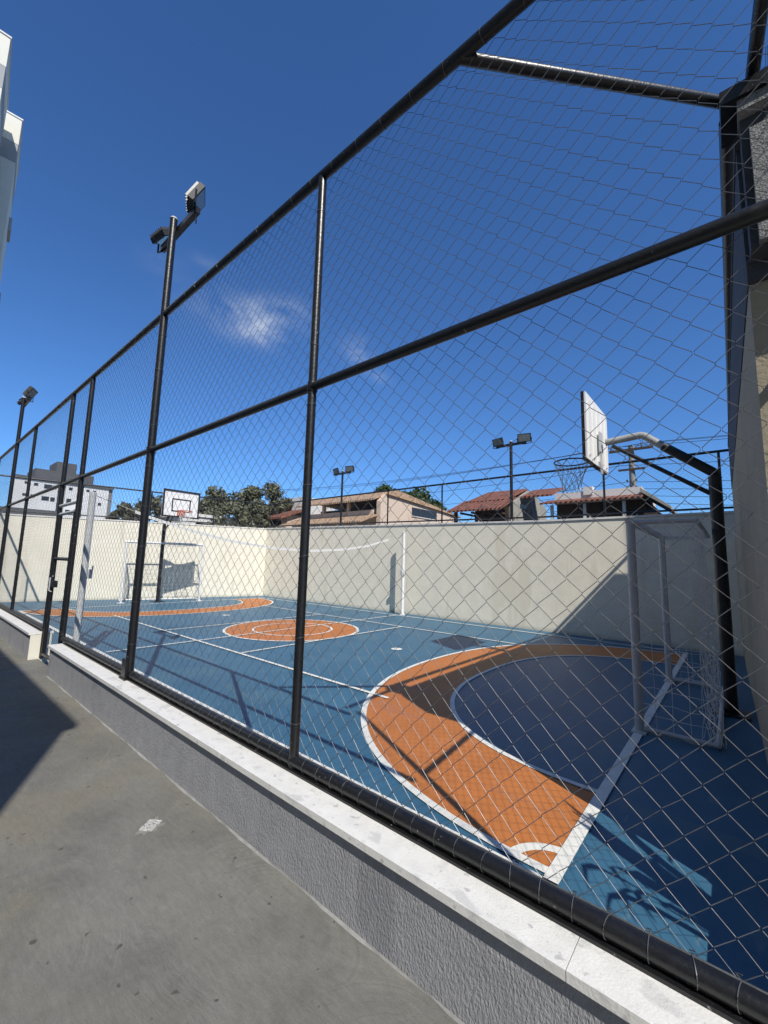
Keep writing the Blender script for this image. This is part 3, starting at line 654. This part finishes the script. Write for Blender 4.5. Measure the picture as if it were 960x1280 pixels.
def nz_(x):
    for (a, za), (c, zc) in zip(netp, netp[1:]):
        if a <= x <= c: return za + (zc-za)*(x-a)/(c-a)
vn = thing('volleyball_net', (6, YM, 1.8), 'thin sagging volleyball net with white top band across the middle of the court', 'volleyball net')
b = MB(); b.tube([(x,YM,z) for x, z in netp], .005, 6); b.build('top_rope', M['netgrey'], vn, True)
b = MB(); xs = [2.55+i*(9.30-2.55)/40 for i in range(41)]
for a, c in zip(xs, xs[1:]):
    b.add([(a,YM-.004,nz_(a)-.026),(c,YM-.004,nz_(c)-.026),(c,YM-.004,nz_(c)+.022),(a,YM-.004,nz_(a)+.022),(a,YM+.004,nz_(a)-.026),(c,YM+.004,nz_(c)-.026),(c,YM+.004,nz_(c)+.022),(a,YM+.004,nz_(a)+.022)],
          [(0,1,2,3),(4,7,6,5),(0,4,5,1),(3,2,6,7)])
b.build('top_band', M['net'], vn)
b = MB(); nn = 64
for i in range(nn+1):
    x = 2.55 + i*(9.30-2.55)/nn; b.tube([(x,YM,nz_(x)-.03),(x+.02*math.sin(i),YM+.01,nz_(x)-.5),(x+.03*math.sin(i*.7),YM,nz_(x)-.95)], .0011, 4, cap=False)
for j in range(1, 10):
    b.tube([(x,YM,nz_(x)-.03-j*.102) for x in xs], .0011, 4, cap=False)
b.build('net_cords', M['netgrey'], vn, True)

# ------------------------------------------------------------------ drain in the walkway
dr = thing('floor_drain', (1.070, 2.53, WZ), 'small pale square drain grate set in the grey walkway', 'drain', None, .62)
b = MB(); b.box((-.040,-.030,.001),(.040,.030,.003)); q = b.build('well', M['drain_dark'], dr); q.matrix_parent_inverse = Matrix()
b = MB()
b.box((-.046,-.036,.0015),(.046,-.028,.006)); b.box((-.046,.028,.0015),(.046,.036,.006)); b.box((-.046,-.0279,.0015),(-.038,.0279,.006)); b.box((.038,-.0279,.0015),(.046,.0279,.006))
q = b.build('frame', M['drain'], dr); q.matrix_parent_inverse = Matrix()
b = MB()
for i in range(9): b.box((-.0365+i*.0083,-.0279,.0032),(-.0325+i*.0083,.0279,.0050))
for j in range(5): b.box((-.0379,-.0235+j*.0110,.0033),(.0379,-.0195+j*.0110,.0051))
q = b.build('grate', M['drain'], dr); q.matrix_parent_inverse = Matrix()
b = MB(); pr_ = [(.060+.018*math.sin(k*1.9)+.012*math.sin(k*.7), 2*math.pi*k/26) for k in range(26)]
b.sheet([(1.15*rr_*math.cos(a), .85*rr_*math.sin(a)) for rr_, a in pr_], .0006); q = b.build('cement_bed', M['cement_pale2'], dr); q.matrix_parent_inverse = Matrix()

# ------------------------------------------------------------------ neighbouring houses
def bx(name, m, parent, a, c): b = MB(); b.box(a, c); return b.build(name, m, parent)
# beige house: long front towards the court, bright gable side to the right
hs = thing('beige_house', (20, 17.8, 0), 'beige two storey house with tan tiled eaves and a blank sunlit side wall', 'house', 'houses behind the back wall')
b = MB(); b.prism([(17.0,-.02),(25.0,-.02),(25.0,4.82),(23.7,4.98),(17.72,5.36),(17.35,5.36),(17.0,4.95)], 'y', 14.7, 15.0); b.build('side_wall', M['pinkwall'], hs)
bx('floor_slab', M['pinkwall'], hs, (17.05,15.002,4.0), (24.5,21.5,4.15))
bx('back_wall', M['pinkwall'], hs, (18.6,15.002,-.02), (24.5,21.5,3.99))
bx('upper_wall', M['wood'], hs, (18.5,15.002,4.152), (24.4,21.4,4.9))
bx('balcony_wall', M['pinkwall'], hs, (17.02,15.3,4.152), (17.16,21.4,4.50))
for y in (17.2, 19.4): bx('pillar', M['pinkwall'], hs, (17.02,y,4.502), (17.2,y+.18,5.02))
b = MB(); b.prism([(16.55,5.05),(17.6,5.50),(18.3,5.78),(18.3,5.66),(16.55,4.95)], 'y', 14.9, 21.6); b.build('roof_eave', M['tile_tan'], hs)
b = MB(); b.prism([(17.45,5.365),(18.0,5.72),(18.35,5.72),(23.72,5.10),(25.6,4.93),(25.6,4.84),(23.75,4.99),(18.0,5.345)], 'y', 14.55, 21.4); b.build('roof_slope', M['tile_tan'], hs)
b = MB(); b.prism([(15.6,3.72),(17.0,4.22),(17.0,4.14),(15.6,3.64)], 'y', 14.9, 22.2); b.build('lower_eave', M['tile_tan'], hs)
w_ = bx('window', M['window'], hs, (19.9,14.66,4.42), (22.6,14.698,4.93)); bx('frame', M['coping'], w_, (19.85,14.64,4.37), (22.65,14.697,4.418))
bx('window', M['window'], hs, (18.46,16.2,4.3), (18.498,17.8,4.8))
bx('window', M['window'], hs, (18.46,18.6,4.3), (18.498,20.4,4.8))
# small pink house left of it, mostly hidden by trees
h2 = thing('pink_house', (17.5, 25, 0), 'small house with brown tiled roof between the olive trees and the beige house', 'house', 'houses behind the back wall')
bx('wall', M['pinkwall'], h2, (16.6,22.6,-.02), (20,27,4.6)); bx('upper_wall', M['bwhite'], h2, (18.0,22.7,4.602), (21,27,6.0))
b = MB(); b.prism([(15.9,4.35),(18.0,5.1),(18.0,4.98),(15.9,4.22)], 'y', 22.3, 27.2); b.build('roof', M['tile_red'], h2)
bx('window', M['window'], h2, (16.56,23.2,3.6), (16.598,24.6,4.2))
# red roofed house with grey cement gable
h3 = thing('red_roofed_house', (18, 7.5, 0), 'house with layered red tile roofs and a stained grey cement gable', 'house', 'houses behind the back wall')
b = MB(); b.prism([(16.2,-.02),(20.3,-.02),(20.3,4.35),(18.32,4.98),(16.2,4.12)], 'y', 6.83, 7.05); b.build('gable_wall', M['cement'], h3)
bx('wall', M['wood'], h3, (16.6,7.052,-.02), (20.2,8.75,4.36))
for y in (7.0,7.5,8.0,8.5):
    b = MB(); b.box((14.95,y,3.64),(16.8,y+.06,3.715)); b.build('rafter', M['wood'], h3)
b = MB(); b.prism([(16.0,4.30),(18.3,5.09),(18.3,5.01),(16.0,4.20)], 'y', 7.055, 8.9); b.build('roof_slope', M['tile_red'], h3)
b = MB(); b.prism([(18.302,5.09),(20.5,4.42),(20.5,4.34),(18.302,5.01)], 'y', 7.055, 8.9); b.build('roof_slope', M['tile_red'], h3)
b = MB(); b.prism([(14.9,3.80),(16.4,4.42),(16.4,4.34),(14.9,3.72)], 'y', 6.75, 9.15); b.build('veranda_roof', M['tile_red'], h3)
for y in (6.6, 7.7, 8.9): bx('veranda_post', M['wood'], h3, (15.25,y,-.02), (15.37,y+.12,3.85))
b = MB(); b.prism([(17.0,4.52),(18.6,5.05),(18.6,4.97),(17.0,4.44)], 'y', 5.5, 6.80); b.build('roof_slope', M['tile_red'], h3)
bx('window', M['window'], h3, (17.0,6.80,4.05), (17.7,6.828,4.2))
# low building to the right of it
h4 = thing('low_building', (18.5, 4, 0), 'low pale building with a red tiled awning over a dark veranda, behind the hoop', 'house', 'houses behind the back wall')
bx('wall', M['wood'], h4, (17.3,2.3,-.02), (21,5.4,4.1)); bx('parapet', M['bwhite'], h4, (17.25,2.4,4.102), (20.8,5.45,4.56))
bx('chimney', M['bwhite'], h4, (17.2,4.02,4.40), (17.5,4.35,4.72))
b = MB(); b.prism([(16.3,4.06),(17.3,4.30),(17.3,4.24),(16.3,4.00)], 'y', 2.3, 5.75); b.build('awning', M['tile_red'], h4)
for y in (2.8, 4.1, 5.3): bx('veranda_post', M['bwhite'], h4, (16.5,y,-.02), (16.6,y+.1,3.96))
b = MB(); b.prism([(2.38,4.45),(1.5,3.72),(1.5,3.62),(2.38,4.30)], 'x', 16.8, 20.0); b.build('side_roof', M['cement'], h4)
bx('side_wall', M['wood'], h4, (16.8,1.9,-.02), (20,2.298,3.58))
# white apartment building far to the left
K = 110/90.; Y9 = 110
ap = thing('apartment_building', (20, Y9, 0), 'distant white apartment building with dark grey roof tanks and small windows', 'building')
def Q(x, z): return (x*K, 1.5453+(z-1.5453)*K)
def part(name, m, x0, x1, z0, z1, d0, d1, par=None):
    a = Q(x0,z0); c = Q(x1,z1); return bx(name, m, par or ap, (a[0],Y9+d0,a[1]), (c[0],Y9+d1,c[1]))
part('wall', M['bwhite'], 11.2, 17.2, -1, 13.95, 0, 2.5); part('wall', M['bwhite'], 18.3, 24.9, -1, 13.95, 0, 12)
part('stair_recess', M['bgrey2'], 17.22, 18.28, -1, 13.9, 1.2, 10)
part('parapet', M['bgrey'], 11.1, 25.6, 13.97, 14.5, -.3, 2.8)
part('roof_house', M['bgrey'], 13.9, 22.4, 14.52, 16.1, .6, 9); part('roof_tank', M['bgrey'], 16.8, 19.7, 16.12, 17.9, 1, 8)
part('side_block', M['bgrey2'], 24.93, 25.6, -1, 13.9, .3, 12)
part('balcony_band', M['bgrey'], 10.0, 17.6, 6.4, 8.9, -1.4, -.01)
for x, z, w2, h2_ in ((14.15,13.25,.55,.45),(15.8,13.1,1.1,.7),(12.9,13.35,.5,.4),(13.9,11.2,.6,.5),(15.6,11.0,1.0,.7),(16.6,10.95,.6,.7),(12.8,11.3,.5,.4),
                    (18.9,11.0,.7,.8),(19.0,13.2,.5,.5),(20.6,13.1,.6,.6),(21.6,13.25,.5,.4),(22.6,13.2,.5,.4),(20.4,11.0,.7,.8),(22.3,11.0,.5,.5),(23.6,11.0,.5,.5),(16.7,13.1,.5,.6),(18.9,9,.7,.8),(20.4,9,.7,.8),(22.3,9,.5,.5)):
    part('window', M['window'], x-w2/2, x+w2/2, z-h2_/2, z+h2_/2, -.06, -.005)
# low white wall house straight behind the end wall
h5 = thing('low_house', (12, 25.5, 0), 'low white flat house behind the far end wall, next to the far board', 'house', 'houses behind the end wall')
bx('wall', M['bwhite'], h5, (10.4,24,-.02), (13.6,28,3.95)); bx('parapet', M['coping'], h5, (10.3,23.9,3.952), (13.7,28.1,4.12)); bx('window', M['window'], h5, (11.2,23.97,3.2), (11.9,23.998,3.6))
# two residential towers ahead along the walkway
def tower(x1, y0, z1, wd, dp, rz, label):
    t = thing('residential_tower', (x1, y0, 0), label, 'tower', 'towers beyond the walkway', rz)
    def P(name, m, a, c, par=None):
        b = MB(); b.box(a, c); o_ = b.build(name, m, par or t); o_.matrix_parent_inverse = Matrix(); return o_
    P('wall', M['tower'], (-wd,.012,-.02), (0,dp,z1-3.42)); P('parapet', M['tower'], (-wd-.2,0,z1-2.0), (.02,dp+.2,z1-.10)); P('grey_band', M['tower_grey'], (-wd-.1,.006,z1-3.4), (.005,dp,z1-2.02))
    P('roof_trim', M['coping'], (-wd-.25,-.05,z1-.098), (.07,dp+.25,z1))
    for k in range(2):
        P('balcony', M['tower_grey'], (.002+k*.0,dp-1.9,z1-6.2-6*k), (.16,dp-.2,z1-5.2-6*k))
    for i in range(7):
        for j in range(2): P('window', M['window'], (-3.2-4*j,-.02+.0,z1-6.6-3.2*i), (-1.6-4*j,.010,z1-5.2-3.2*i))
tower(.97, 30, 31.0, 9, 5.0, -.10, 'nearer cream residential tower with grey band, cut by the upper left edge')
tower(2.33, 36, 31.5, 9, 5.5, -.10, 'farther cream residential tower with grey band, half in the first tower\'s shadow')
# estate blocks: service building shades the walkway; the other two added to cut skylight
def estate(name, label, a, c, faces):
    t = thing(name, ((a[0]+c[0])/2, (a[1]+c[1])/2, 0), label, 'building', 'estate blocks behind the camera')
    bx('wall', M['tower'], t, a, (c[0], c[1], c[2]-.12)); bx('roof_slab', M['tower_grey'], t, (a[0]-.05, a[1]-.05, c[2]-.118), (c[0]+.05, c[1]+.05, c[2]))
    n = int((c[2]-1)//3.1)
    for i in range(n):
        z = 1.1+3.1*i
        if 'x' in faces:
            y = a[1]+1.8
            while y < c[1]-2.5: bx('window', M['window'], t, (c[0]+.002, y, z), (c[0]+.02, y+1.5, z+1.3)); y += 5.5
        if 'y' in faces:
            x = a[0]+1.5
            while x < c[0]-2.5: bx('window', M['window'], t, (x, c[1]+.002, z), (x+1.5, c[1]+.02, z+1.3)); x += 5.0
HT = 31.0
estate('skylight_blocker_tower', 'unseen tall cream tower added behind the low service building to block skylight', (-26, 4.46-.88*(HT-WZ)+2.5, -.02), (1.20-.421*(HT-WZ)-1.4, 17.5, HT), 'x')  # out of view, added to hold skylight back from the court
HL = 6.5
estate('service_building', 'low cream service building left of the walkway, its roof corner shadow lying on the concrete', (-9.5, 4.46-.88*(HL-WZ)+.05, -.02), (1.20-.421*(HL-WZ)-.05, 17.5, HL), '')
estate('skylight_blocker_block', 'unseen cream block added behind the near end to block skylight', (5.6, -20, -.02), (30, -8.2, 14.5), 'y')  # out of view, added to deepen the shade at the near end
# ------------------------------------------------------------------ utility poles and power lines
def upole(x, y, z, label, lamp=False):
    t = thing('utility_pole', (x,y,0), label, 'utility pole', 'utility poles on the street behind')
    b = MB(); b.tube([(x,y,-.02),(x,y,z)], [.20,.13], 10); b.build('pole', M['pole'], t, True)
    b = MB(); b.obox((x-.16,y,z-.25), (.05,0,0), (0,1.0,0), (0,0,.06)); b.obox((x-.16,y,z-1.3), (.04,0,0), (0,.6,0), (0,0,.05)); b.build('crossarm', M['wood'], t)
    ins = [((x-.16,y+q,z-.20),(x-.16,y+q,z+.02),.05,.03) for q in (-.9,-.5,.5,.9)]
    ins += [((x-.2,y+q,z-1.9-.35*k),(x-.34,y+q,z-1.9-.35*k),.05,.05) for k in range(5) for q in (-.2,.2)]
    for p0, p1, ra, rb in ins:
        b = MB(); b.tube([p0, p1], [ra, rb], 8); b.build('insulator', M['bgrey'], t, True)
    if lamp:
        b = MB(); b.tube([(x,y,z-.9),(x-.9,y+1.2,z-.45),(x-1.6,y+2.0,z-.35)], .04, 8); b.obox((x-1.8,y+2.2,z-.36), (.25,-.02,0), (.02,.12,0), (0,0,.06)); b.build('street_light', M['lamp_fin'], t)
    return t
upole(24.3, 3.75, 8.0, 'grey utility pole with insulators behind the near hoop')
upole(25.6, 37.0, 8.9, 'thin distant utility pole with crossarm above the olive trees', True)
for i, (dz, dy) in enumerate(((0,-.9),(0,-.5),(0,.9),(-1.05,.5),(-1.95,.2),(-2.3,.2),(-2.65,.2),(-3.0,.2))):
    b = MB(); pts = []
    for a, c, za, zc in (((24.14,-30+dy),(24.14,3.75+dy),7.4,8.0),((24.14,3.75+dy),(25.44,37+dy),8.0,8.9),((25.44,37+dy),(26.7,75+dy),8.9,9.2)):
        for q in range(13 if a[1] < -20 else 12):
            s_ = (q if a[1] < -20 else q+1)/12; pts.append((a[0]+(c[0]-a[0])*s_, a[1]+(c[1]-a[1])*s_, za+(zc-za)*s_+dz-.7*4*s_*(1-s_)*(.6+.1*i)))
    b.tube(pts, .012, 5, cap=False)
    tag(b.build('power_line', M['cable'], None, True), 'thin dark power cable sagging above the houses between the utility poles', 'power line', 'power lines above the houses')

# ------------------------------------------------------------------ trees
def tree(label, base, h, rx, rz_, zc, n, m, seed, trunk_r=.16, leaf=.16, clumps=26):
    rn = random.Random(seed); x, y, z = base
    t = thing('tree', base, label, 'tree', 'trees beyond the walls')
    b = MB(); b.tube([(x,y,z-.02),(x+.1*rn.uniform(-1,1),y,z+h*.3),(x+.2*rn.uniform(-1,1),y+.1,z+h*.62)], [trunk_r, trunk_r*.75, trunk_r*.4], 8)
    cl = []
    for i in range(clumps):
        a = rn.uniform(0, 2*math.pi); e = rn.uniform(-.7, 1); q = rn.uniform(.35, 1)**.6
        c = V((x+rx*q*math.cos(a)*math.sqrt(max(0,1-e*e*.8)), y+rx*q*math.sin(a)*math.sqrt(max(0,1-e*e*.8)), z+zc+rz_*e*q))
        cl.append((c, rn.uniform(.18,.36)*rx))
        if i % 2 == 0: b.tube([(x,y,z+h*.42), tuple((V((x,y,z+h*.6))+c)/2), tuple(c)], [trunk_r*.4, trunk_r*.22, trunk_r*.08], 6)
    b.build('trunk', M['bark'], t, True)
    k = MB()
    for i in range(n):
        c, R_ = cl[rn.randrange(len(cl))]
        d = V((rn.gauss(0,1), rn.gauss(0,1), rn.gauss(0,.8))); d = d.normalized()*R_*rn.uniform(.2,1.05)**.6
        p = c + d; a = V((rn.gauss(0,1),rn.gauss(0,1),rn.gauss(0,.7))).normalized(); bb = a.cross(V((rn.gauss(0,1),rn.gauss(0,1),rn.gauss(0,1)))).normalized()
        s_ = leaf*rn.uniform(.6,1.3)
        k.add([p-a*s_, p+bb*s_*.45, p+a*s_, p-bb*s_*.45], [(0,1,2,3)])
    k.build('crown', m, t)
T = [('wide olive tree at the left of the pair behind the far corner', (13.8,25.0,0), 5.2, 2.2, 1.8, 4.0, 10000, 'leaf_olive', 1),
     ('taller olive tree behind the far corner beside the small pink house', (17.0,25.0+.9,0), 6.3, 2.2, 2.2, 4.4, 10000, 'leaf_olive', 2),
     ('dark shrubby tree filling the gap between the two olive trees', (15.6,27.5,0), 5.6, 2.1, 1.9, 4.1, 7000, 'leaf_olive', 3),
     ('dark round tree just right of the white apartment building', (14.4,46.5,0), 6.6, 1.9, 2.4, 4.5, 4500, 'leaf_dark', 4),
     ('low grey green tree behind the far basketball board', (10.0,27.5,0), 4.6, 1.7, 1.3, 3.7, 4000, 'leaf_dark', 5),
     ('fresh green tree rising behind the roof of the beige house', (32.0,24.5,0), 8.3, 3.5, 2.1, 6.75, 13000, 'leaf_green', 6)]
for lab, bs, h_, rx, rz_, zc, n, m, sd in T: tree(lab, bs, h_, rx, rz_, zc, n, M[m], sd, leaf=.135 if bs[0] < 20 and bs[1] < 40 else .24)

# arching plant behind the fence corner: only its shadow reaches the view
PX, PY = 2.12, -.74
pl = thing('arching_plant', (PX,PY,0), 'arching strap leaved plant in the corner behind the fence, known by its shadow', 'plant')
b = MB(); rn = random.Random(11)
for i in range(30):
    a = rn.uniform(0, 2*math.pi); st_ = i % 3 == 0
    hgt = rn.uniform(1.3,1.95) if st_ else rn.uniform(1.0,1.75); out = rn.uniform(.04,.16) if st_ else rn.uniform(.25,.60); pts = []
    for q in range(9):
        s_ = q/8; pts.append(V((PX+math.cos(a)*out*s_**1.3, PY+.6*math.sin(a)*out*s_**1.3, hgt*math.sin(min(1.0,s_*(1.0 if st_ else 1.25))*math.pi/2) - (0 if st_ else .5)*max(0,s_-.55)**1.2)))
    sd = V((-math.sin(a), math.cos(a), 0)); wd = rn.uniform(.018,.040)
    for q in range(8):
        w0 = wd*math.sin(math.pi*(q/8*.9+.1)); w1 = wd*math.sin(math.pi*((q+1)/8*.9+.1))
        b.add([pts[q]-sd*w0, pts[q]+sd*w0, pts[q+1]+sd*w1, pts[q+1]-sd*w1], [(0,1,2,3)])
b.build('leaves', M['leaf_green'], pl)
b = MB(); b.tube([(PX,PY,-.02),(PX,PY,.25)], [.09,.05], 10); b.build('stem', M['bark'], pl, True)
